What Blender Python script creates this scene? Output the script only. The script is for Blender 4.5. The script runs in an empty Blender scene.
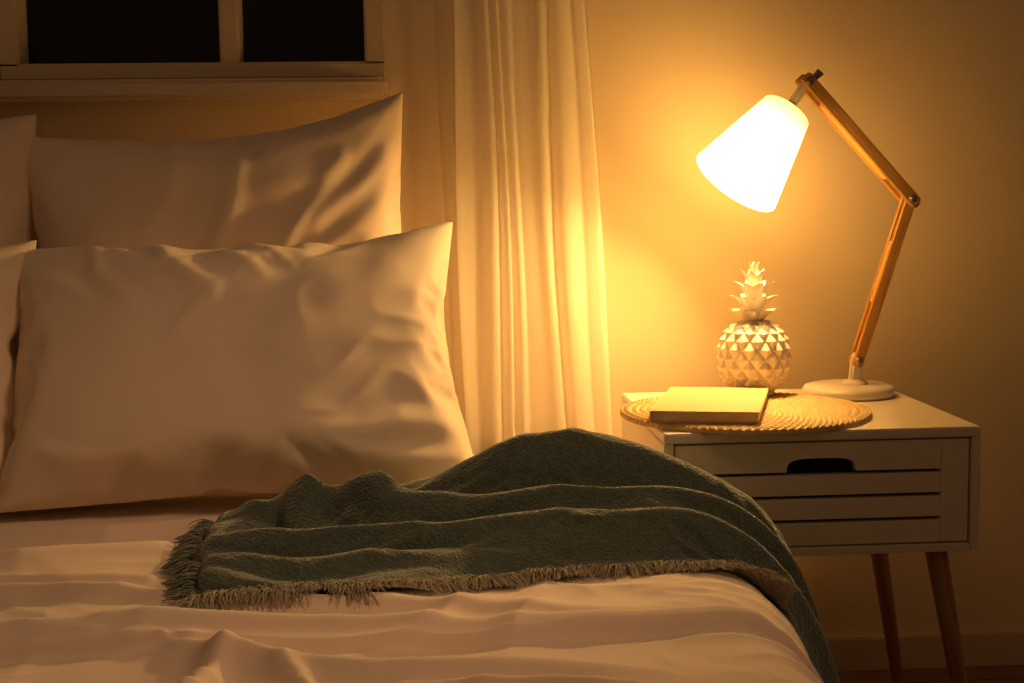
import bpy, bmesh, math, random
import numpy as np
from mathutils import Matrix, Vector, noise
random.seed(4); np.random.seed(4)
scene=bpy.context.scene
scene.view_settings.view_transform='Standard'
scene.view_settings.look='None'
scene.view_settings.exposure=0.0

# ------------------------------------------------------------ camera
H=.905
th=math.radians(3.8); ph=math.radians(6.04); roll=math.radians(0.8)
cam=bpy.data.objects.new('camera',bpy.data.cameras.new('camera')); scene.collection.objects.link(cam)
M=Matrix.Rotation(-th,4,'Z')@Matrix.Rotation(math.pi/2-ph,4,'X')@Matrix.Rotation(-roll,4,'Z')
M.translation=Vector((0,0,H)); cam.matrix_world=M; cam.data.lens=50; cam.data.sensor_width=36
scene.camera=cam

# ------------------------------------------------------------ materials
def mat(name,col,rough=.6,bump=None,var=None,sheen=0,spec=.3,metal=0,coat=0,bstr=.3,bdist=.002,transl=0):
    m=bpy.data.materials.new(name); m.use_nodes=True; nt=m.node_tree; b=nt.nodes['Principled BSDF']
    b.inputs['Roughness'].default_value=rough; b.inputs['Metallic'].default_value=metal
    b.inputs['Specular IOR Level'].default_value=spec
    b.inputs['Sheen Weight'].default_value=sheen; b.inputs['Coat Weight'].default_value=coat
    b.inputs['Base Color'].default_value=(*col,1)
    tc=nt.nodes.new('ShaderNodeTexCoord')
    if var:
        n=nt.nodes.new('ShaderNodeTexNoise'); n.inputs['Scale'].default_value=var[0]; n.inputs['Detail'].default_value=4
        r=nt.nodes.new('ShaderNodeMapRange'); r.inputs[3].default_value=1-var[1]; r.inputs[4].default_value=1+var[1]
        mx=nt.nodes.new('ShaderNodeVectorMath'); mx.operation='SCALE'; mx.inputs[0].default_value=col
        nt.links.new(tc.outputs['Object'],n.inputs['Vector']); nt.links.new(n.outputs[0],r.inputs[0]); nt.links.new(r.outputs[0],mx.inputs['Scale']); nt.links.new(mx.outputs[0],b.inputs['Base Color'])
    if bump:
        n=nt.nodes.new('ShaderNodeTexNoise'); n.inputs['Scale'].default_value=bump; n.inputs['Detail'].default_value=3
        bp=nt.nodes.new('ShaderNodeBump'); bp.inputs['Strength'].default_value=bstr; bp.inputs['Distance'].default_value=bdist
        nt.links.new(tc.outputs['Object'],n.inputs['Vector']); nt.links.new(n.outputs[0],bp.inputs['Height']); nt.links.new(bp.outputs[0],b.inputs['Normal'])
    return m
def woodmat(name,c1,c2,axis='X',scale=8,rough=.45):
    m=bpy.data.materials.new(name); m.use_nodes=True; nt=m.node_tree; b=nt.nodes['Principled BSDF']
    tc=nt.nodes.new('ShaderNodeTexCoord'); mp=nt.nodes.new('ShaderNodeMapping')
    s=[scale*6]*3; s['XYZ'.index(axis)]=scale*.5; mp.inputs['Scale'].default_value=s
    n=nt.nodes.new('ShaderNodeTexNoise'); n.inputs['Scale'].default_value=1.5; n.inputs['Detail'].default_value=6; n.inputs['Distortion'].default_value=.6
    cr=nt.nodes.new('ShaderNodeValToRGB'); cr.color_ramp.elements[0].color=(*c1,1); cr.color_ramp.elements[1].color=(*c2,1); cr.color_ramp.elements[0].position=.35; cr.color_ramp.elements[1].position=.65
    nt.links.new(tc.outputs['Object'],mp.inputs[0]); nt.links.new(mp.outputs[0],n.inputs['Vector']); nt.links.new(n.outputs[0],cr.inputs[0]); nt.links.new(cr.outputs[0],b.inputs['Base Color'])
    b.inputs['Roughness'].default_value=rough
    return m
m_wall=mat('wall_plaster',(.78,.62,.41),.8,bump=90,bstr=.08,var=(3,.03))
m_trim=mat('trim_paint',(.62,.48,.32),.45,var=(5,.03))
m_frame=mat('window_paint',(.74,.60,.44),.4,var=(6,.03))
m_glass=mat('night_glass',(.012,.012,.014),.12,spec=.3,var=(2,.2))
m_pillow=mat('pillow_linen',(.82,.68,.55),.9,bump=900,bstr=.25,bdist=.001,sheen=.2,var=(7,.04))
m_sheet=mat('duvet_cotton',(.83,.69,.59),.9,bump=700,bstr=.2,bdist=.001,sheen=.2,var=(5,.04))
m_blanket=mat('wool_teal',(.076,.108,.090),.95,bump=260,bstr=1.0,bdist=.004,sheen=.7,var=(110,.5))
m_fringe=mat('wool_fringe',(.38,.34,.24),.95,sheen=.4,var=(80,.35))
m_fringe2=mat('wool_fringe_teal',(.14,.17,.14),.95,sheen=.5,var=(80,.35))
m_white=mat('white_lacquer',(.80,.70,.57),.4,var=(8,.02))
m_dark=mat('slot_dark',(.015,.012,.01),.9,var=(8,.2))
m_leg=woodmat('oak_leg',(.30,.13,.04),(.45,.22,.08),'Z')
m_arm=woodmat('lamp_beech',(.58,.28,.06),(.80,.45,.12),'X',rough=.4)
m_metal=mat('bolt_metal',(.35,.30,.25),.3,metal=1,var=(30,.1))
m_ceramic=mat('white_ceramic',(.84,.77,.68),.22,spec=.5,coat=.3,var=(10,.02))
m_mat=mat('seagrass',(.66,.46,.21),.8,bump=260,bstr=.5,var=(120,.35))
m_cover=mat('kraft_cover',(.62,.44,.22),.7,bump=300,bstr=.1,var=(40,.06))
m_pages=mat('book_pages',(.70,.56,.36),.8,var=(200,.15))
m_bedbox=mat('bed_upholstery',(.35,.28,.22),.9,bump=500,var=(20,.1))

m_floor=bpy.data.materials.new('floor_planks'); m_floor.use_nodes=True; nt=m_floor.node_tree; b=nt.nodes['Principled BSDF']
tc=nt.nodes.new('ShaderNodeTexCoord'); br=nt.nodes.new('ShaderNodeTexBrick'); br.inputs['Scale'].default_value=1
br.inputs['Brick Width'].default_value=1.2; br.inputs['Row Height'].default_value=.13; br.inputs['Mortar Size'].default_value=.003
br.inputs['Color1'].default_value=(.34,.17,.08,1); br.inputs['Color2'].default_value=(.25,.12,.055,1); br.inputs['Mortar'].default_value=(.05,.02,.01,1)
mp=nt.nodes.new('ShaderNodeMapping'); mp.inputs['Scale'].default_value=(3,60,1); n=nt.nodes.new('ShaderNodeTexNoise'); n.inputs['Scale'].default_value=1; n.inputs['Detail'].default_value=5
mx=nt.nodes.new('ShaderNodeMix'); mx.data_type='RGBA'; mx.blend_type='MULTIPLY'; mx.inputs[0].default_value=.5
nt.links.new(tc.outputs['Object'],br.inputs['Vector']); nt.links.new(tc.outputs['Object'],mp.inputs[0]); nt.links.new(mp.outputs[0],n.inputs['Vector'])
nt.links.new(br.outputs[0],mx.inputs[6]); nt.links.new(n.outputs[0],mx.inputs[7]); nt.links.new(mx.outputs[2],b.inputs['Base Color']); b.inputs['Roughness'].default_value=.5

def sheer(name,opac,tl):
    m=bpy.data.materials.new(name); m.use_nodes=True; nt=m.node_tree; nt.nodes.clear()
    o=nt.nodes.new('ShaderNodeOutputMaterial'); d=nt.nodes.new('ShaderNodeBsdfDiffuse'); t=nt.nodes.new('ShaderNodeBsdfTranslucent'); tr=nt.nodes.new('ShaderNodeBsdfTransparent')
    d.inputs[0].default_value=(.97,.93,.84,1); t.inputs[0].default_value=(.97,.93,.84,1)
    a=nt.nodes.new('ShaderNodeMixShader'); a.inputs[0].default_value=tl; c=nt.nodes.new('ShaderNodeMixShader')
    tc=nt.nodes.new('ShaderNodeTexCoord'); mp=nt.nodes.new('ShaderNodeMapping'); mp.inputs['Scale'].default_value=(900,900,300); n=nt.nodes.new('ShaderNodeTexNoise'); n.inputs['Scale'].default_value=1
    r=nt.nodes.new('ShaderNodeMapRange'); r.inputs[3].default_value=opac-.06; r.inputs[4].default_value=opac+.06
    nt.links.new(tc.outputs['Object'],mp.inputs[0]); nt.links.new(mp.outputs[0],n.inputs['Vector']); nt.links.new(n.outputs[0],r.inputs[0]); nt.links.new(r.outputs[0],c.inputs[0])
    nt.links.new(d.outputs[0],a.inputs[1]); nt.links.new(t.outputs[0],a.inputs[2]); nt.links.new(tr.outputs[0],c.inputs[1]); nt.links.new(a.outputs[0],c.inputs[2]); nt.links.new(c.outputs[0],o.inputs[0])
    return m
m_sheer=sheer('curtain_voile',.68,.36); m_sheer2=sheer('curtain_voile_thin',.40,.42)
def emis(name,col,s):
    m=bpy.data.materials.new(name); m.use_nodes=True; nt=m.node_tree; nt.nodes.clear()
    o=nt.nodes.new('ShaderNodeOutputMaterial'); e=nt.nodes.new('ShaderNodeEmission'); e.inputs[0].default_value=(*col,1); e.inputs[1].default_value=s
    nt.links.new(e.outputs[0],o.inputs[0]); return m
m_bulb=emis('bulb_glow',(1,.575,.18),760)
m_shade=bpy.data.materials.new('shade_fabric'); m_shade.use_nodes=True; b=m_shade.node_tree.nodes['Principled BSDF']
b.inputs['Base Color'].default_value=(.8,.7,.5,1); b.inputs['Roughness'].default_value=.8
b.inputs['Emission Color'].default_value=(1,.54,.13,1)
nt=m_shade.node_tree; tc=nt.nodes.new('ShaderNodeTexCoord'); n=nt.nodes.new('ShaderNodeTexNoise'); n.inputs['Scale'].default_value=300; bp=nt.nodes.new('ShaderNodeBump'); bp.inputs['Strength'].default_value=.1
nt.links.new(tc.outputs['Object'],n.inputs['Vector']); nt.links.new(n.outputs[0],bp.inputs['Height']); nt.links.new(bp.outputs[0],b.inputs['Normal'])
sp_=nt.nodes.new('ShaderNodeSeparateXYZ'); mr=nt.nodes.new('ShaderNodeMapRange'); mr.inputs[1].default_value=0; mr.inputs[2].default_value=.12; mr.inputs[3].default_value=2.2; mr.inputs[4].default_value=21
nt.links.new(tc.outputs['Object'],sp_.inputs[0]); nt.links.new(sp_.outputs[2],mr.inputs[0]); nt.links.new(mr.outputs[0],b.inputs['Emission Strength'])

# ------------------------------------------------------------ mesh helpers
def link(ob,parent=None):
    scene.collection.objects.link(ob)
    if parent: ob.parent=parent
    return ob
def empty(name,loc=(0,0,0)):
    e=bpy.data.objects.new(name,None); e.empty_display_size=.05; e.location=(0,0,0); return link(e)
def meshobj(name,verts,faces,m,smooth=True,parent=None):
    me=bpy.data.meshes.new(name); me.from_pydata([tuple(map(float,v)) for v in verts],[],faces); me.update()
    if smooth: me.polygons.foreach_set('use_smooth',[True]*len(me.polygons))
    if m: me.materials.append(m)
    return link(bpy.data.objects.new(name,me),parent)
def gridfaces(nu,nv,off=0,flip=False,wrap=False):
    f=[]
    for i in range(nu-1+(1 if wrap else 0)):
        for j in range(nv-1):
            a=off+i*nv+j; b_=off+((i+1)%nu)*nv+j
            q=(a,b_,b_+1,a+1)
            f.append(q[::-1] if flip else q)
    return f
def box(name,x0,x1,y0,y1,z0,z1,m,parent=None,bev=.002):
    bm=bmesh.new(); bmesh.ops.create_cube(bm,size=1)
    for v in bm.verts:
        v.co=Vector(((x0+x1)/2+v.co.x*(x1-x0),(y0+y1)/2+v.co.y*(y1-y0),(z0+z1)/2+v.co.z*(z1-z0)))
    if bev: bmesh.ops.bevel(bm,geom=bm.edges[:],offset=bev,segments=2,affect='EDGES')
    me=bpy.data.meshes.new(name); bm.to_mesh(me); bm.free(); me.materials.append(m)
    return link(bpy.data.objects.new(name,me),parent)
def lathe(name,prof,m,loc=(0,0,0),axis=None,seg=64,parent=None,smooth=True):
    q=Vector((0,0,1)).rotation_difference(Vector(axis).normalized()) if axis is not None else Matrix.Identity(3).to_quaternion()
    vs=[];n=len(prof)
    for i in range(seg):
        a=2*math.pi*i/seg
        for r,z in prof: vs.append(Vector((r*math.cos(a),r*math.sin(a),z)))
    ob=meshobj(name,vs,gridfaces(seg,n,wrap=True),m,smooth,parent)
    ob.matrix_world=Matrix.Translation(Vector(loc))@q.to_matrix().to_4x4()
    return ob
def rod(name,p0,p1,r0,r1,m,parent=None,seg=24):
    p0=Vector(p0);p1=Vector(p1);L=(p1-p0).length;e=min(r0,r1)*.15
    return lathe(name,[(0,0),(r0-e,0),(r0,e),(r1,L-e),(r1-e,L),(0,L)],m,p0,p1-p0,seg,parent)
def orbar(name,p0,p1,wid,dep,m,parent=None,bev=.003,ext=0.0):
    p0=Vector(p0);p1=Vector(p1);d=(p1-p0).normalized();p0=p0-d*ext;p1=p1+d*ext;L=(p1-p0).length
    n_=Vector((0,1,0)).cross(d).normalized(); y=d.cross(n_).normalized()
    bm=bmesh.new(); bmesh.ops.create_cube(bm,size=1)
    for v in bm.verts: v.co=Vector((v.co.x*L,v.co.y*dep,v.co.z*wid))
    bmesh.ops.bevel(bm,geom=bm.edges[:],offset=bev,segments=3,affect='EDGES')
    me=bpy.data.meshes.new(name); bm.to_mesh(me); bm.free(); me.materials.append(m)
    ob=link(bpy.data.objects.new(name,me),parent)
    R=Matrix((d,y,n_)).transposed().to_4x4(); R.translation=(p0+p1)/2; ob.matrix_world=R
    return ob
def sst(a,b_,x): 
    t=np.clip((x-a)/(b_-a),0,1); return t*t*(3-2*t)
def nz(X,Y,Z=0.0,s=1.0):
    out=np.empty(X.size); xf=(X*s).ravel(); yf=(Y*s).ravel()
    N=noise.noise
    for i in range(xf.size): out[i]=N((xf[i],yf[i],Z))
    return out.reshape(X.shape)
def ridge(X,Y,pts,wl,wr=None):
    wr=wr or wl
    best=np.full(X.shape,1e9); hh=np.zeros(X.shape); sd=np.ones(X.shape)
    for (x0,y0,h0),(x1,y1,h1) in zip(pts[:-1],pts[1:]):
        dx,dy=x1-x0,y1-y0; L=dx*dx+dy*dy
        tt=np.clip(((X-x0)*dx+(Y-y0)*dy)/L,0,1)
        ex=X-(x0+tt*dx); ey=Y-(y0+tt*dy); d=np.hypot(ex,ey)
        s=np.sign(dx*ey-dy*ex)
        mk=d<best; best=np.where(mk,d,best); hh=np.where(mk,h0+tt*(h1-h0),hh); sd=np.where(mk,s,sd)
    w=np.where(sd>0,wl,wr)
    return hh*np.exp(-(best/w)**2)
def simulate(ob,frames,colliders=(),**kw):
    c=ob.modifiers.new('cloth','CLOTH'); s=c.settings
    for k,v in kw.items():
        if k=='gravity': s.effector_weights.gravity=v
        else: setattr(s,k,v)
    c.collision_settings.use_collision=bool(colliders)
    if colliders: c.collision_settings.distance_min=.003; c.collision_settings.collision_quality=2
    c.point_cache.frame_start=1; c.point_cache.frame_end=frames+5
    for f in range(1,frames+1): scene.frame_set(f)
    dg=bpy.context.evaluated_depsgraph_get(); ev=ob.evaluated_get(dg); me=ev.to_mesh()
    co=np.empty(len(me.vertices)*3); me.vertices.foreach_get('co',co); ev.to_mesh_clear()
    ob.modifiers.remove(c); scene.frame_set(1)
    return co.reshape(-1,3)

BZ=.46
profA=np.array([(.23,.46),(.28,.459),(.33,.450),(.375,.428),(.407,.39),(.428,.34),(.443,.28),(.453,.2),(.458,.10)])
profB=np.array([(.23,.46),(.265,.459),(.295,.452),(.318,.435),(.329,.405),(.332,.36),(.334,.28),(.335,.2),(.335,.10)])
def bedpos(p,q,h):
    bl=sst(1.86,2.0,q)
    k=np.array([0]+list(np.cumsum(np.hypot(*np.diff(profA,axis=0).T))))
    def ev(c,pp): 
        from_=np.interp(pp,k,c); return (np.interp(pp-.012,k,c)+from_+np.interp(pp+.012,k,c))/3
    pp=np.clip(p-.23,0,None)
    def P_(pr,d=0): return ev(pr[:,0],pp+d),ev(pr[:,1],pp+d)
    xa,za=P_(profA); xb,zb=P_(profB); xa2,za2=P_(profA,.006); xb2,zb2=P_(profB,.006)
    xa1,za1=P_(profA,-.006); xb1,zb1=P_(profB,-.006)
    X=np.where(p<.245,p,xa+(xb-xa)*bl); Z=np.where(p<.245,BZ,za+(zb-za)*bl)
    tx=(xa2-xa1)*(1-bl)+(xb2-xb1)*bl; tz=(za2-za1)*(1-bl)+(zb2-zb1)*bl
    L=np.hypot(tx,tz)+1e-9; nx=np.where(p<.245,0,-tz/L); nzv=np.where(p<.245,1,tx/L)
    return X+nx*h,q,Z+nzv*h
def duvet_raw(p,q):
    h=np.zeros(p.shape)
    n1=nz(p,q,3.1,2.6); n2=nz(p,q,7.7,3.4); n3=nz(p,q,17.7,7)
    wx=p+.16*n1+.03*n3; wy=q+.11*n2+.02*n3
    mA=sst(-.25,.35,nz(p,q,21.,3.0)); mB=sst(-.2,.4,nz(p,q,31.,3.6)); mC=sst(-.1,.4,nz(p,q,41.,4.0))
    a=nz(wx*1.0+.25*wy,wy*5.2-wx*1.1,1.3,1.25); h+=.012*(1-np.abs(a)*2.2).clip(0)**1.6*(.4+.6*mA)
    a=nz(wx*2.0,wy*11-wx*3.4,5.3,1.2); h+=.0080*(1-np.abs(a)*2.2).clip(0)**1.5*mB
    a=nz(wx*5.5-wy*3,wy*10+wx*5,8.3,1.3); h+=.0045*(1-np.abs(a)*2.4).clip(0)**1.4*mC
    a=nz(wx*6+wy*9,wy*5-wx*7,11.3,1.1); h+=.0035*(1-np.abs(a)*2.4).clip(0)**1.4*(1-mB)
    h+=.010*nz(p,q,9.4,2.6)
    near=sst(2.0,1.8,q)
    h*=.35+.65*near
    seam=1.445+.012*np.sin(p*5)-.02*p+.008*n3
    h+=.014*sst(seam-.005,seam+.005,q)
    h+=ridge(p,q,[(-.7,1.475,.012),(-.2,1.48,.014),(.1,1.475,.010),(.35,1.465,.01)],.012,.018)
    h+=ridge(p,q,[(-.75,1.66,.018),(-.45,1.62,.018),(-.2,1.54,.014),(.1,1.53,.010),(.24,1.50,.004)],.024,.014)
    h+=ridge(p,q,[(-.7,1.80,.018),(-.5,1.77,.022),(-.33,1.82,.014)],.018,.018)
    h+=ridge(p,q,[(-.6,1.93,.016),(-.42,1.90,.022),(-.25,1.95,.018),(-.15,1.99,.01)],.016,.020)
    h+=ridge(p,q,[(-.7,1.72,.012),(-.5,1.70,.014),(-.32,1.66,.01)],.012,.014)
    h+=ridge(p,q,[(-.24,1.43,.018),(-.17,1.385,.028),(-.05,1.345,.024),(.10,1.345,.018),(.22,1.32,.01)],.014,.026)
    h+=ridge(p,q,[(-.20,1.39,.018),(-.215,1.30,.026),(-.25,1.2,.026)],.014,.022)
    h+=ridge(p,q,[(-.14,1.36,.012),(-.10,1.29,.018),(-.12,1.2,.018)],.012,.016)
    h+=ridge(p,q,[(-.02,1.30,.016),(.12,1.27,.024),(.3,1.2,.018)],.014,.024)
    h+=ridge(p,q,[(-.7,1.36,.014),(-.5,1.36,.018),(-.35,1.33,.012)],.015,.025)
    return h-.025*(1-sst(.22,.40,p))
gp=np.linspace(-1.32,1.0,620); gq=np.linspace(.78,2.48,560)
GH=duvet_raw(gp[:,None]+np.zeros((1,560)),gq[None,:]+np.zeros((620,1)))
def duvet_h(p,q):
    fi=np.clip((p-gp[0])/(gp[1]-gp[0]),0,618.999); fj=np.clip((q-gq[0])/(gq[1]-gq[0]),0,558.999)
    i=fi.astype(int); j=fj.astype(int); a=fi-i; b=fj-j
    return GH[i,j]*(1-a)*(1-b)+GH[i+1,j]*a*(1-b)+GH[i,j+1]*(1-a)*b+GH[i+1,j+1]*a*b

# ------------------------------------------------------------ pillows (inflated cloth, simulated first in an empty scene)
def pillow_mesh(w,h,pressure,nu=100,nv=70,frames=40,bend=1.2,seed=0):
    V=[];idx={}
    for side in (0,1):
        for i in range(nu):
            for j in range(nv):
                e=i in(0,nu-1) or j in (0,nv-1)
                if e and side==1: idx[(1,i,j)]=idx[(0,i,j)]; continue
                idx[(side,i,j)]=len(V)
                x=(i/(nu-1)-.5)*w; z=(j/(nv-1)-.5)*h
                r=0 if e else .004+.0015*noise.noise((x*14,z*14,seed+side*3.3))
                V.append((x,(-r if side==0 else r),z))
    F=[]
    for side in (0,1):
        for i in range(nu-1):
            for j in range(nv-1):
                q=[idx[(side,i,j)],idx[(side,i+1,j)],idx[(side,i+1,j+1)],idx[(side,i,j+1)]]
                F.append(q if side==0 else q[::-1])
    ob=meshobj('pillow_tmp',V,F,None)
    co=simulate(ob,frames,gravity=0.0,quality=5,mass=.25,tension_stiffness=12,compression_stiffness=12,shear_stiffness=5,bending_stiffness=bend,air_damping=3,use_pressure=True,uniform_pressure_force=pressure)
    co=co-(co.min(0)+co.max(0))/2
    bpy.data.objects.remove(ob)
    front=np.zeros(len(V),bool); front[:nu*nv]=True
    return co,F,front
pd1=pillow_mesh(.76,.53,2.3,seed=1,bend=.8)
pd2=pillow_mesh(.70,.66,1.9,nu=92,nv=86,seed=2,bend=.4)

# ------------------------------------------------------------ throw blanket
def blanket():
    def surf(ns,nt_):
        s=np.linspace(-.245,.80,ns)
        def itp(px,xs,ys):
            y=np.interp(px,xs,ys); 
            return (np.interp(px-.03,xs,ys)+np.interp(px+.03,xs,ys)+y)/3
        fr=itp(s,[-.265,-.15,0,.14,.33,.45,.60,.8],[1.545,1.55,1.60,1.675,1.665,1.60,1.575,1.56])+.006*np.sin(s*37)+.004*np.sin(s*83)
        bk=itp(s,[-.265,-.2,0,.2,.35,.6,.8],[1.885,1.94,1.975,1.965,1.955,1.93,1.92])+.006*np.sin(s*29+1)
        t=np.linspace(0,1,nt_)[None,:]
        P=s[:,None]+0*t; Q=fr[:,None]+(bk-fr)[:,None]*t
        endshift=(-.005-.035*t+.006*np.sin(t*9)+.005*np.sin(t*21+1))
        P=P+endshift*sst(-.12,-.245,P)
        h=.014+.006*nz(P,Q,2.2,9)+.014*sst(-.13,-.22,P)
        h+=ridge(P,Q,[(-.12,1.93,.02),(-.01,1.90,.046),(.06,1.88,.086),(.13,1.87,.118),(.20,1.865,.126),(.28,1.86,.106),(.36,1.85,.070),(.5,1.85,.05),(.8,1.85,.04)],.055,.040)
        h+=ridge(P,Q,[(-.22,1.85,.026),(-.12,1.84,.042),(-.02,1.80,.054),(.1,1.775,.064),(.25,1.77,.062),(.36,1.755,.055),(.5,1.74,.038),(.8,1.74,.03)],.03,.016)
        h+=ridge(P,Q,[(-.25,1.71,.022),(-.15,1.70,.038),(0,1.70,.042),(.15,1.71,.050),(.3,1.705,.046),(.42,1.66,.034),(.6,1.65,.03)],.026,.014)
        h+=ridge(P,Q,[(-.25,1.60,.012),(-.15,1.605,.022),(-.02,1.645,.02),(.12,1.68,.010)],.018,.012)
        h+=ridge(P,Q,[(-.19,1.91,.020),(-.15,1.82,.032),(-.16,1.75,.018)],.014,.018)
        h+=ridge(P,Q,[(-.10,1.88,.016),(-.06,1.80,.02),(.02,1.74,.01)],.012,.018)
        h+=ridge(P,Q,[(-.19,1.83,-.04),(-.165,1.79,-.04)],.022,.022)
        dq=np.minimum(Q-fr[:,None],bk[:,None]-Q); e=np.clip(dq/.018,0,1); e=np.sqrt(1-(1-e)**2)
        dp=np.clip((P-P[0:1,:])/.02,0,1); e2=.35+.65*np.sqrt(1-(1-dp)**2)
        base=duvet_h(P,Q)
        return P,Q,base,h*e*e2,fr,bk,s
    ns,nt_=176,74
    P,Q,base,hh,fr,bk,s=surf(ns,nt_)
    X,Y,Z=bedpos(P,Q,base-.004+np.maximum(hh-.006,-.001)); Vc=np.stack([X,Y,Z],-1).reshape(-1,3)
    pc_,qc_=np.linspace(-.45,.85,150)[:,None]+np.zeros((1,90)),np.linspace(1.4,2.05,90)[None,:]+np.zeros((150,1))
    col1=meshobj('tmp_c1',Vc,gridfaces(ns,nt_),None); 
    X,Y,Z=bedpos(pc_,qc_,duvet_h(pc_,qc_)-.004); col2=meshobj('tmp_c2',np.stack([X,Y,Z],-1).reshape(-1,3),gridfaces(150,90),None)
    for c in (col1,col2):
        md=c.modifiers.new('col','COLLISION'); c.collision.thickness_outer=.002; c.collision.thickness_inner=.02; c.collision.cloth_friction=25
    X,Y,Z=bedpos(P,Q,base+.004+hh); Vb=np.stack([X,Y,Z],-1).reshape(-1,3)
    Fb=gridfaces(ns,nt_)
    ob=meshobj('tmp_b',Vb,Fb,None)
    co=simulate(ob,20,colliders=(col1,col2),gravity=1.0,quality=6,mass=.25,tension_stiffness=14,compression_stiffness=14,shear_stiffness=6,bending_stiffness=.5,air_damping=2,shrink_min=-.08,shrink_max=-.08)
    for o in (ob,col1,col2): bpy.data.objects.remove(o)
    if not np.isfinite(co).all() or np.abs(co-Vb).max()>.25: co=Vb
    V=co
    root=empty('throw_blanket')
    cl=meshobj('blanket_cloth',V,Fb,m_blanket,parent=root)
    so=cl.modifiers.new('thick','SOLIDIFY'); so.thickness=.005; so.offset=-1
    sb=cl.modifiers.new('sub','SUBSURF'); sb.levels=2; sb.render_levels=2
    G=V.reshape(ns,nt_,3)
    rr=random.Random(5)
    def newcurve(name,m,d):
        cu=bpy.data.curves.new(name,'CURVE'); cu.dimensions='3D'; cu.bevel_depth=d; cu.bevel_resolution=1; cu.resolution_u=3; cu.materials.append(m); link(bpy.data.objects.new(name,cu),root); return cu
    def strand(cu,pts,rad=1.0):
        sp=cu.splines.new('POLY'); sp.points.add(len(pts)-1)
        for i,pt in enumerate(pts):
            sp.points[i].co=(*pt,1); sp.points[i].radius=rad*(1-.55*i/(len(pts)-1))
    def bedz(p,q):
        a,b_=np.array([[p]]),np.array([[q]])
        x,y,z=bedpos(a,b_,duvet_h(a,b_)-.002); return float(x[0,0]),float(z[0,0])
    def edge(arr,f):
        k=f*(len(arr)-1); i=min(int(k),len(arr)-2); return arr[i]*(1-(k-i))+arr[i+1]*(k-i)
    cu=newcurve('fringe_end',m_fringe2,.0010)
    for j in np.linspace(0,.985,85):
        r0=edge(G[0],j); 
        for k in range(6):
            a=rr.gauss(0,.008); L=.028+rr.uniform(-.007,.007); lift=.010*rr.random(); pts=[]
            x_e,z_e=bedz(r0[0]-L*1.2,r0[1]+a)
            for i in range(6):
                f=i/5; z=(r0[2]-.002)*(1-f**1.3)+(z_e+.004)*f**1.3+lift*math.sin(f*3.14)
                pts.append((r0[0]+.006-L*1.25*f,r0[1]+a*f+rr.gauss(0,.0010),z))
            strand(cu,pts,1.2)
    cu=newcurve('fringe_front',m_fringe,.0009)
    Pmax=.38
    for j in range(700):
        f0=(Pmax+.245)/1.045*j/700; r0=edge(G[:,0],f0); cl_=math.sin(f0*90)+math.sin(f0*41+2)
        pq=-.245+1.045*f0
        for k in range(3):
            L=.016+.004*cl_+rr.uniform(-.007,.012); a=rr.gauss(0,.012)+.003*cl_; up=rr.uniform(.002,.010)
            x_e,z_e=bedz(pq+a,r0[1]-L*1.2); pts=[]
            for i in range(6):
                f=i/5
                pts.append((r0[0]+a*f,r0[1]+.004-L*1.25*f,(r0[2]+.000)*(1-f)+(z_e+.003)*f+up*math.sin(f*3.1)))
            strand(cu,pts,.8)
blanket()

# ------------------------------------------------------------ room
WY=2.55
wx0,wx1,wz0,wz1=-.712,-.045,1.105,1.86
box('floor',-2.2,2.4,-1.2,WY+.12,-.05,0,m_floor,bev=0)
def joinboxes(name,boxes,m):
    bm=bmesh.new()
    for x0,x1,y0,y1,z0,z1 in boxes:
        r=bmesh.ops.create_cube(bm,size=1)
        for v in r['verts']: v.co=Vector(((x0+x1)/2+v.co.x*(x1-x0),(y0+y1)/2+v.co.y*(y1-y0),(z0+z1)/2+v.co.z*(z1-z0)))
    me=bpy.data.meshes.new(name); bm.to_mesh(me); bm.free(); me.materials.append(m)
    return link(bpy.data.objects.new(name,me))
joinboxes('wall_back',[(-2.2,wx0,WY,WY+.12,0,2.5),(wx1,2.4,WY,WY+.12,0,2.5),(wx0,wx1,WY,WY+.12,0,wz0),(wx0,wx1,WY,WY+.12,wz1,2.5)],m_wall)
box('baseboard_back',-2.2,2.4,WY-.014,WY,0,.066,m_trim,bev=.003)
win=empty('window_1')
gy=WY+.05
box('glass_pane',wx0+.02,wx1-.02,gy+.008,gy+.016,wz0+.02,wz1-.02,m_glass,win,0)
box('frame_bottom',wx0,wx1,WY-.008,gy+.03,wz0,1.135,m_frame,win,.004)
box('frame_top',wx0,wx1,WY-.008,gy+.03,wz1-.035,wz1,m_frame,win,.004)
box('frame_left',wx0,-.677,WY-.008,gy+.03,1.13,wz1-.03,m_frame,win,.004)
box('frame_right',-.083,wx1,WY-.008,gy+.03,1.13,wz1-.03,m_frame,win,.004)
box('mullion',-.335,-.300,WY+.0,gy+.03,1.13,wz1-.03,m_frame,win,.004)
box('casing_left',wx0-.06,wx0,WY-.015,WY,1.07,wz1+.05,m_frame,win,.003)
box('casing_top',wx0-.06,wx1+.06,WY-.015,WY,wz1,wz1+.05,m_frame,win,.003)
box('window_sill',-.80,-.045,WY-.055,WY,1.068,1.104,m_frame,win,.008)

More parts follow.
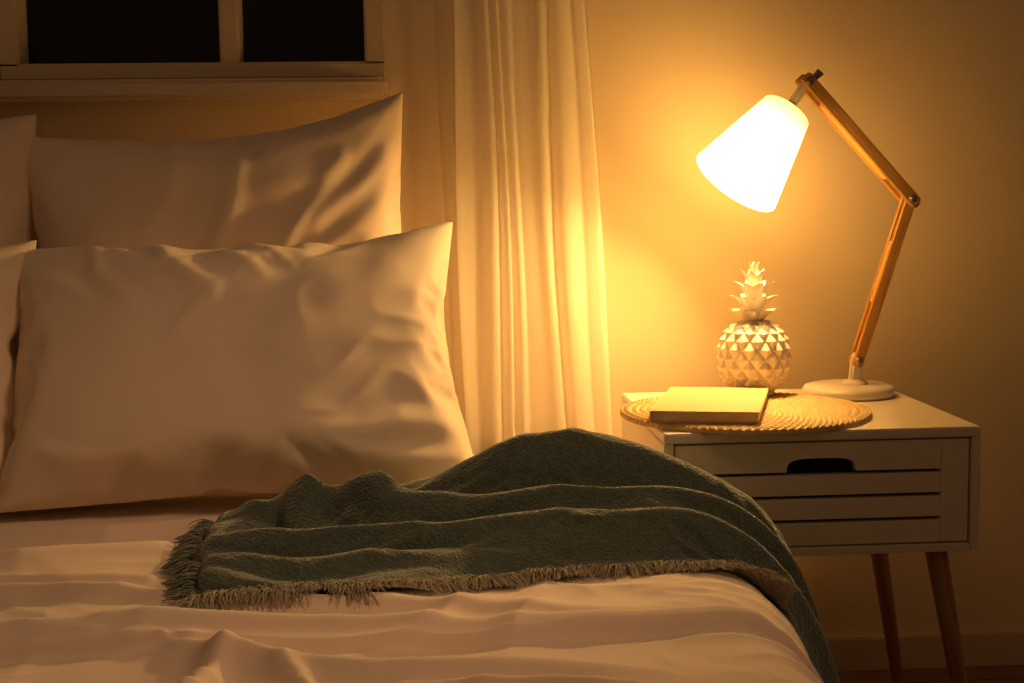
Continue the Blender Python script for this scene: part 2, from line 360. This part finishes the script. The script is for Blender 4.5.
# curtains -----------------------------------------------------
def curtain(name,xt0,xt1,xb0,xb1,nf,amp,y0,seed,m,ztop=2.05,zbot=.03):
    nu,nv=460,90
    s=np.linspace(0,1,nu)[:,None]; t=np.linspace(0,1,nv)[None,:]
    z=ztop+(zbot-ztop)*t+0*s
    warp=.05*np.sin(2*np.pi*s*1.7+seed)+.03*np.sin(2*np.pi*s*3.1+2*seed)
    zz=np.clip((2.0-z)/2.0,0,1)
    xt=xt0+(xt1-xt0)*s; xb=xb0+(xb1-xb0)*s
    x=xt+(xb-xt)*zz**1.3
    ph2=2*np.pi*(nf*(s+warp)+.30*np.sin(zz*2.2+s*5+seed))
    env=.6+.4*np.sin(2*np.pi*s*2.3+seed*1.3)
    y=y0+amp*env*(np.sin(ph2)+.10*np.sin(2.3*ph2+1.1+zz*1.5))
    x=x+amp*.30*np.cos(ph2+.6)+.004*np.sin(z*6+s*9)
    V=np.stack([x,y,z],-1).reshape(-1,3)
    return meshobj(name,V,gridfaces(nu,nv),m)
c1=curtain('sheer_curtain',.060,.280,.09,.378,6,.009,2.500,3,m_sheer)
c2=curtain('sheer_curtain',-.065,.17,-.02,.20,4,.006,2.528,8,m_sheer2)
rodp=empty('curtain_rod')
rod('pole',(-.95,2.505,2.06),(.75,2.505,2.06),.009,.009,m_white,rodp)
for i,xx in enumerate((-.85,.65)):
    rod('bracket_%d'%i,(xx,2.505,2.06),(xx,2.55,2.06),.006,.006,m_white,rodp)
for i,xx in enumerate((-.95,.75)):
    lathe('finial_%d'%i,[(0,-.018),(.012,-.013),(.017,0),(.012,.013),(0,.018)],m_white,(xx,2.505,2.06),parent=rodp,seg=24)

# ------------------------------------------------------------ bed
np_,nq=560,580
pp=np.linspace(-1.30,.60,np_)[:,None]+np.zeros((1,nq)); qq=np.linspace(.80,2.455,nq)[None,:]+np.zeros((np_,1))
X,Y,Z=bedpos(pp,qq,duvet_h(pp,qq)-.004)
bed=empty('bed')
V=np.stack([X,Y,Z],-1).reshape(-1,3)
meshobj('duvet',V,gridfaces(np_,nq),m_sheet,parent=bed)
box('mattress',-1.28,.28,.83,2.45,.20,.40,m_sheet,bed,.04)
box('bed_base',-1.27,.27,.84,2.44,.08,.20,m_bedbox,bed,.01)
for i,(x,y) in enumerate([(-1.2,.9),(.2,.9),(-1.2,2.38),(.2,2.38)]): rod('foot_%d'%i,(x,y,0),(x,y,.09),.02,.025,m_leg,bed)

def place_pillow(name,data,w,h,t,loc,lean,rl=0,seed=1,dents=(),zmin=.448,mirror=False,tops=None,flare=0):
    co,F,front=data; co=co.copy()
    ext=co.max(0)-co.min(0)
    co=co/ext*np.array([w,t,h])
    if mirror: co[:,0]*=-1; F=[f[::-1] for f in F]
    U=co[:,0]/(w/2); Vv=co[:,2]/(h/2)
    d=.016*nz(co[:,0],co[:,2],seed*5.1,4.5)+.006*nz(co[:,0],co[:,2],seed*2.1,11)
    wxx=co[:,0]+.05*nz(co[:,0],co[:,2],seed*9.1,6); wzz=co[:,2]+.05*nz(co[:,0],co[:,2],seed*6.1,6)
    a=nz(wxx*1.4+wzz*.8,wzz*3-wxx*1.2,seed*3.3,4.5); d+=.0045*(1-np.abs(a)*2.4).clip(0)**1.5*sst(-.2,.3,nz(co[:,0],co[:,2],seed*4.4,5))
    jx=co[:,0]+.022*nz(co[:,0],co[:,2],seed*1.3,9); jz=co[:,2]+.022*nz(co[:,0],co[:,2],seed*7.3,9)
    for pts,wl,wr in dents: d+=ridge(jx,jz,pts,wl,wr)
    fall=np.clip(np.abs(co[:,1])/(t*.22),0,1)
    co[:,1]+=np.where(front,-d,.4*d)*fall
    co[:,1]*=(1-.18*Vv)
    co[:,0]+=flare*sst(0,1,U)*np.clip(-Vv,-.2,1)
    if tops is not None: co[:,2]+=np.interp(U,tops[0],tops[1])*sst(-.6,1,Vv)
    co[:,2]+=h/2
    R=np.array(Matrix.Rotation(math.radians(-lean),3,'X')@Matrix.Rotation(math.radians(rl),3,'Y'))
    co=co@R.T+np.array(loc)
    low=co[:,2]<zmin+.05
    co[:,2]=np.where(low,zmin+.05*np.exp(np.minimum(0,(co[:,2]-zmin-.05)/.05)),co[:,2])
    ob=meshobj(name,co,F,m_pillow)
    sm=ob.modifiers.new('sub','SUBSURF'); sm.levels=1; sm.render_levels=1
    return ob
dF=[([(-.11,.215,.012),(-.085,.15,.014),(-.03,.09,.004)],.012,.018),([(-.05,.215,.010),(-.02,.16,.011),(.04,.11,.003)],.011,.016),([(.0,.215,.008),(.03,.17,.008),(.09,.13,.003)],.011,.016),
    ([(-.20,.21,.006),(-.19,.15,.008),(-.15,.09,.003)],.011,.016),
    ([(.32,.21,.010),(.24,.14,.016),(.14,.07,.012),(.05,-.01,.004)],.035,.035),
    ([(.33,-.13,.008),(.24,-.115,.011),(.12,-.14,.004)],.016,.020),([(.33,-.17,.008),(.20,-.165,.010),(.05,-.18,.003)],.013,.018),
    ([(-.33,.17,.008),(-.27,.15,.010),(-.2,.10,.003)],.012,.016),([(-.33,-.16,.006),(-.25,-.14,.009),(-.12,-.16,.003)],.014,.018),
    ([(.12,.05,-.014),(.02,-.03,-.016),(-.1,-.06,-.008)],.07,.07)]
place_pillow('pillow',pd1,.695,.478,.225,(-.270,2.030,.430),30,rl=-1.2,seed=1,dents=dF,tops=([-1,-.8,-.3,.6,1],[-.014,0,.008,.002,.012]),flare=.026)
dB=[([(.29,.25,.010),(.18,.20,.013),(.04,.17,.005)],.016,.024),([(.29,.20,.008),(.16,.125,.014),(.0,.10,.005)],.020,.026),
    ([(.27,.11,.006),(.13,.05,.011),(-.02,.02,.004)],.020,.026),([(.06,.26,.007),(.03,.15,.011),(-.01,.06,.004)],.015,.022),([(-.06,.26,.006),(-.07,.19,.009),(-.12,.12,.003)],.014,.020),
    ([(.30,.27,.008),(.2,.25,.010),(.10,.235,.005)],.013,.016),([(.22,.22,.006),(.12,.12,.008),(.06,.02,.003)],.012,.016)]
place_pillow('pillow',pd2,.640,.598,.175,(-.298,2.372,.43),3,rl=-3.2,seed=2,dents=dB,tops=([-1,-.6,0,.6,1],[.0,0,-.004,.012,.030]))
place_pillow('pillow',pd1,.64,.46,.22,(-.888,2.035,.43),29,rl=-2,seed=3,mirror=True)
place_pillow('pillow',pd2,.64,.60,.17,(-.922,2.36,.44),4,rl=-1,seed=4,mirror=True)

# ------------------------------------------------------------ nightstand
ns=empty('nightstand')
nx0,nx1,ny0,ny1=.352,.822,2.01,2.44; nz0,nz1=.366,.552
box('top_board',nx0,nx1,ny0,ny1,nz1-.015,nz1,m_white,ns,.002)
box('side_left',nx0,nx0+.014,ny0,ny1,nz0,nz1-.0152,m_white,ns,.0015)
box('side_right',nx1-.014,nx1,ny0,ny1,nz0,nz1-.0152,m_white,ns,.0015)
box('bottom_board',nx0+.0142,nx1-.0142,ny0,ny1,nz0,nz0+.012,m_white,ns,.0015)
box('back_panel',nx0+.0142,nx1-.0142,ny1-.01,ny1,nz0+.0122,nz1-.0152,m_white,ns,0)
dx0,dx1=nx0+.0165,nx1-.0165; dz0,dz1=nz0+.0145,nz1-.018; fy=ny0+.004
sx0,sx1=dx0+.028,dx1-.042
zs=[.488,.4525,.4165]; gap=.0026
box('drawer_stile_left',dx0,sx0,fy,fy+.016,dz0,dz1,m_white,ns,.001)
box('drawer_stile_right',sx1,dx1,fy,fy+.016,dz0,dz1,m_white,ns,.001)
box('slat_2',sx0,sx1,fy,fy+.016,zs[1]+gap,zs[0]-gap,m_white,ns,.0008)
box('slat_3',sx0,sx1,fy,fy+.016,zs[2]+gap,zs[1]-gap,m_white,ns,.0008)
box('slat_4',sx0,sx1,fy,fy+.016,dz0,zs[2]-gap,m_white,ns,.0008)
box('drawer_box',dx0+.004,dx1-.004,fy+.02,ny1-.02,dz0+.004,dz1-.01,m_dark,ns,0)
zb=zs[0]+gap; hx0,hx1=.533,.636
out=[(sx0,zb),(hx0,zb)]
for i in range(0,15):
    a=math.pi*(1-i/14); out.append(((hx0+hx1)/2+(hx1-hx0)/2*math.copysign(abs(math.cos(a))**.55,math.cos(a)),zb+.020*math.sin(a)**.6))
out+=[(hx1,zb),(sx1,zb),(sx1,dz1),(sx0,dz1)]
cl=[]; 
for o_ in out:
    if not cl or (abs(cl[-1][0]-o_[0])+abs(cl[-1][1]-o_[1]))>1e-5: cl.append(o_)
bm=bmesh.new(); vs=[bm.verts.new((x,fy,z)) for x,z in cl]; f=bm.faces.new(vs); r=bmesh.ops.extrude_face_region(bm,geom=[f])
for v in r['geom']:
    if isinstance(v,bmesh.types.BMVert): v.co.y+=.016
bmesh.ops.recalc_face_normals(bm,faces=bm.faces)
bmesh.ops.triangulate(bm,faces=[f_ for f_ in bm.faces if len(f_.verts)>4])
me=bpy.data.meshes.new('slat_1'); bm.to_mesh(me); bm.free(); me.materials.append(m_white); link(bpy.data.objects.new('slat_1',me),ns)
for i,(x,y,sx,sy) in enumerate([(.770,2.05,1,-1),(.778,2.375,1,1),(.402,2.05,-1,-1),(.392,2.375,-1,1)]):
    rod('leg_%d'%(i+1),(x,y,nz0),(x+.064*sx,y+.02*sy,0),.0165,.010,m_leg,ns)

# ------------------------------------------------------------ woven mat
def wovenmat(cx,cy,z0,R):
    nr,na=150,720
    r=np.linspace(0,R,nr)[:,None]; a=np.linspace(0,2*np.pi,na,endpoint=False)[None,:]
    w=.0118; spiral=r/w+a*0
    k=np.floor(spiral); t=spiral-k
    N=np.maximum(6,np.round((k+.5)*w*2*np.pi/.013))
    tw=np.sin(a*N+ (t-.5)*5.0)
    hgt=.0048*np.sqrt(np.clip(np.sin(np.pi*t),0,1))*(.62+.38*tw)+.003
    edge=(r>R-w)
    rr=r+np.where(edge,.002*tw*t,0)
    Zz=z0+.003+hgt*sst(R,R-.002,r)
    top=np.stack([cx+rr*np.cos(a),cy+rr*np.sin(a),Zz],-1)
    ring=np.stack([cx+(R)*np.cos(a[0]),cy+R*np.sin(a[0]),np.full(na,z0)],-1)
    V=np.concatenate([top.reshape(-1,3),ring]); F=[]
    for i in range(nr-1):
        for j in range(na):
            j2=(j+1)%na; F.append((i*na+j,(i+1)*na+j,(i+1)*na+j2,i*na+j2))
    for j in range(na):
        j2=(j+1)%na; F.append(((nr-1)*na+j,nr*na+j,nr*na+j2,(nr-1)*na+j2))
    F.append(tuple(nr*na+j for j in range(na))[::-1])
    return meshobj('woven_placemat',V,F,m_mat)
wovenmat(.508,2.176,nz1,.194)
MZ=nz1+.0095

# ------------------------------------------------------------ book
book=empty('notebook')
def quadslab(name,c,z0,z1,m,inset=0,bev=.001):
    cx=sum(p[0] for p in c)/4; cy=sum(p[1] for p in c)/4
    c=[(cx+(x-cx)*(1-inset),cy+(y-cy)*(1-inset)) for x,y in c]
    bm=bmesh.new(); lo=[bm.verts.new((x,y,z0)) for x,y in c]; f=bm.faces.new(lo[::-1]); hi=[bm.verts.new((x,y,z1)) for x,y in c]; bm.faces.new(hi)
    for i in range(4): bm.faces.new((lo[i],lo[(i+1)%4],hi[(i+1)%4],hi[i]))
    bmesh.ops.recalc_face_normals(bm,faces=bm.faces); bmesh.ops.bevel(bm,geom=bm.edges[:],offset=bev,segments=2,affect='EDGES')
    me=bpy.data.meshes.new(name); bm.to_mesh(me); bm.free(); me.materials.append(m); return link(bpy.data.objects.new(name,me),book)
bc=[(.338,2.055),(.494,2.017),(.570,2.268),(.414,2.306)]
quadslab('cover_back',bc,MZ,MZ+.0025,m_cover)
quadslab('pages',bc,MZ+.0025,MZ+.016,m_pages,.03,.0008)
quadslab('cover_front',bc,MZ+.016,MZ+.0185,m_cover)
quadslab('spine',[bc[0],(bc[0][0]+.004,bc[0][1]-.001),(bc[3][0]+.004,bc[3][1]-.001),bc[3]],MZ+.001,MZ+.0175,m_cover,0,.0008)

# ------------------------------------------------------------ pineapple
pa=empty('ceramic_pineapple')
pc=(.560,2.332,MZ-.002)
nth,nzz=360,220; Hb=.128; Rb=.0585
a=np.linspace(0,2*np.pi,nth,endpoint=False)[:,None]; t=np.linspace(0,1,nzz)[None,:]
cz=-np.cos(np.pi*t)
zloc=Hb*(cz*.5+.5)
prof=np.sqrt(np.clip(1-np.abs(cz)**2.5,0,1))**.95
rad=Rb*prof
n_=13
arc=np.arcsin(np.clip(cz,-1,1))/np.pi*2
g1=(a/(2*np.pi)*n_+arc*3.2); g2=(a/(2*np.pi)*n_-arc*3.2)
f1=np.abs(g1-np.floor(g1)-.5); f2=np.abs(g2-np.floor(g2)-.5)
pyr=1-2*np.maximum(f1,f2)
bumpy=.0075*pyr.clip(0,.92)*sst(0,.5,prof)
R_=np.maximum(rad+bumpy-.003,0)
V=np.stack([pc[0]+R_*np.cos(a),pc[1]+R_*np.sin(a),pc[2]+zloc+0*a],-1).reshape(-1,3)
meshobj('fruit_body',V,gridfaces(nth,nzz,wrap=True),m_ceramic,parent=pa)
lathe('foot',[(0,0),(.034,0),(.036,.003),(.034,.01),(.03,.014)],m_ceramic,pc,parent=pa)
lathe('crown_core',[(.02,.118),(.014,.135),(.012,.16),(.008,.180),(.003,.198),(0,.20)],m_ceramic,pc,parent=pa,seg=24)
def leaf(base,ang,elev,L,wd,curl,idx):
    nL,nW=14,7; vs=[]
    d=Vector((math.cos(ang),math.sin(ang),0)); s=Vector((-math.sin(ang),math.cos(ang),0))
    pos=Vector(base); e=elev; pts=[]
    for i in range(nL):
        f=i/(nL-1); w_=wd*(1-f**1.9)*(.75+.6*math.sin(f*2.2))*.5+.0003
        dirv=d*math.cos(e)+Vector((0,0,1))*math.sin(e); nrm=-d*math.sin(e)+Vector((0,0,1))*math.cos(e)
        for sd in (0,1):
            for j in range(nW):
                g=(j/(nW-1))*2-1; cup=(g*g)*w_*.5; thn=.0018*(1-g*g)*(1-f*.7)*(1 if sd==0 else -1)
                vs.append(pos+s*(g*w_)+nrm*(cup+thn))
        pos=pos+dirv*(L/(nL-1)); e-=curl/(nL-1)
    F=[]; S=2*nW
    for i in range(nL-1):
        for sd in (0,1):
            for j in range(nW-1):
                q=(i*S+sd*nW+j,i*S+sd*nW+j+1,(i+1)*S+sd*nW+j+1,(i+1)*S+sd*nW+j); F.append(q if sd==0 else q[::-1])
    meshobj('leaf_%d'%idx,vs,F,m_ceramic,parent=pa)
idx=1
for tier,(zh,nl,el,L,wd,cu_,r0) in enumerate([(.122,7,1.0,.038,.024,.85,.012),(.138,6,1.15,.044,.024,.85,.010),(.156,6,1.28,.044,.022,.75,.008),(.172,5,1.38,.042,.020,.45,.005),(.184,4,1.48,.040,.017,.15,.002)]):
    for k in range(nl):
        an=2*math.pi*(k+.5*(tier%2))/nl+.35*tier
        leaf((pc[0]+r0*math.cos(an),pc[1]+r0*math.sin(an),pc[2]+zh),an,el,L,wd,cu_,idx); idx+=1

# ------------------------------------------------------------ desk lamp
lp=empty('desk_lamp')
LY=2.350; bx=.728
lathe('lamp_base',[(0,0),(.073,0),(.0765,.003),(.077,.011),(.074,.016),(.067,.0185),(0,.0195)],m_white,(bx,LY,nz1),seg=96,parent=lp)
lathe('base_collar',[(.022,.019),(.021,.024),(.012,.027),(0,.027)],m_white,(bx+.010,LY,nz1),parent=lp)
J0=Vector((.741,LY,.612)); J1=Vector((.827,LY,.883)); J2=Vector((.651,LY,1.078))
orbar('base_bracket',(bx+.010,LY,nz1+.022),(J0.x+.002,LY,J0.z+.012),.020,.016,m_white,lp,.004)
dl=(J1-J0).normalized(); du=(J2-J1).normalized()
for sgn,nm in ((-1,'front'),(1,'rear')):
    orbar('lower_arm_'+nm,J0+Vector((0,sgn*.0115,0)),J1+Vector((0,sgn*.0115,0)),.019,.006,m_arm,lp,.002,.010)
    orbar('upper_arm_'+nm,J1+Vector((0,sgn*.0185,0)),J2+Vector((0,sgn*.0185,0)),.021,.006,m_arm,lp,.002,.012)
orbar('lower_arm_core',J0+dl*.10,J1-dl*.075,.014,.0165,m_arm,lp,.002)
orbar('upper_arm_core',J1+du*.05,J2-du*.045,.016,.0305,m_arm,lp,.002)
for i,(J,w) in enumerate(((J0,.019),(J1,.027),(J2,.026))):
    rod('pivot_bolt_%d'%(i+1),J+Vector((0,-w,0)),J+Vector((0,w,0)),.005,.005,m_metal,lp)
    rod('pivot_washer_%d'%(i+1),J+Vector((0,-w+.002,0)),J+Vector((0,-w+.0045,0)),.007,.007,m_metal,lp)
rod('wing_knob',J2+Vector((.006,-.004,.0)),J2+Vector((.022,-.006,.016)),.005,.007,m_metal,lp)
rod('elbow_knob',J1+Vector((-.0,-.004,.0)),J1+Vector((.014,-.006,-.012)),.005,.006,m_metal,lp)
# shade
top=Vector((.617,LY-.004,1.030)); bot=Vector((.525,LY-.035,.914)); ax=(bot-top).normalized(); Ls=(bot-top).length
orbar('lamp_neck',J2+Vector((0,0,-.002)),top-ax*.006,.015,.015,m_white,lp,.004,.004)
lathe('socket_cap',[(0,-.012),(.014,-.012),(.016,0),(.016,.03),(.014,.04),(0,.04)],m_white,top,ax,48,lp)
lathe('lamp_shade',[(.015,.0),(.037,.0),(.0430,.002),(.0760,Ls-.001),(.0763,Ls),(.0753,Ls),(.0420,.0035),(.037,.002),(.015,.002)],m_shade,top,ax,96,lp)
lathe('light_bulb',[(0,.035),(.011,.04),(.013,.05),(.022,.068),(.026,.082),(.022,.098),(.012,.107),(0,.110)],m_bulb,top,ax,48,lp)

# ------------------------------------------------------------ added off-camera fill spot to brighten bed and pillows + faint ambient
L=bpy.data.lights.new('bed_fill_spot','SPOT'); L.energy=50; L.color=(1,.55,.26); L.spot_size=math.radians(48); L.spot_blend=1.0; L.shadow_soft_size=.22
lo=bpy.data.objects.new('bed_fill_spot',L); link(lo); lo.location=(1.15,1.0,2.1)
lo.rotation_euler=(Vector((-.32,1.68,.5))-lo.location).to_track_quat('-Z','Y').to_euler()
w=bpy.data.worlds.new('World'); scene.world=w; w.use_nodes=True
w.node_tree.nodes['Background'].inputs[0].default_value=(1,.54,.25,1); w.node_tree.nodes['Background'].inputs[1].default_value=.085
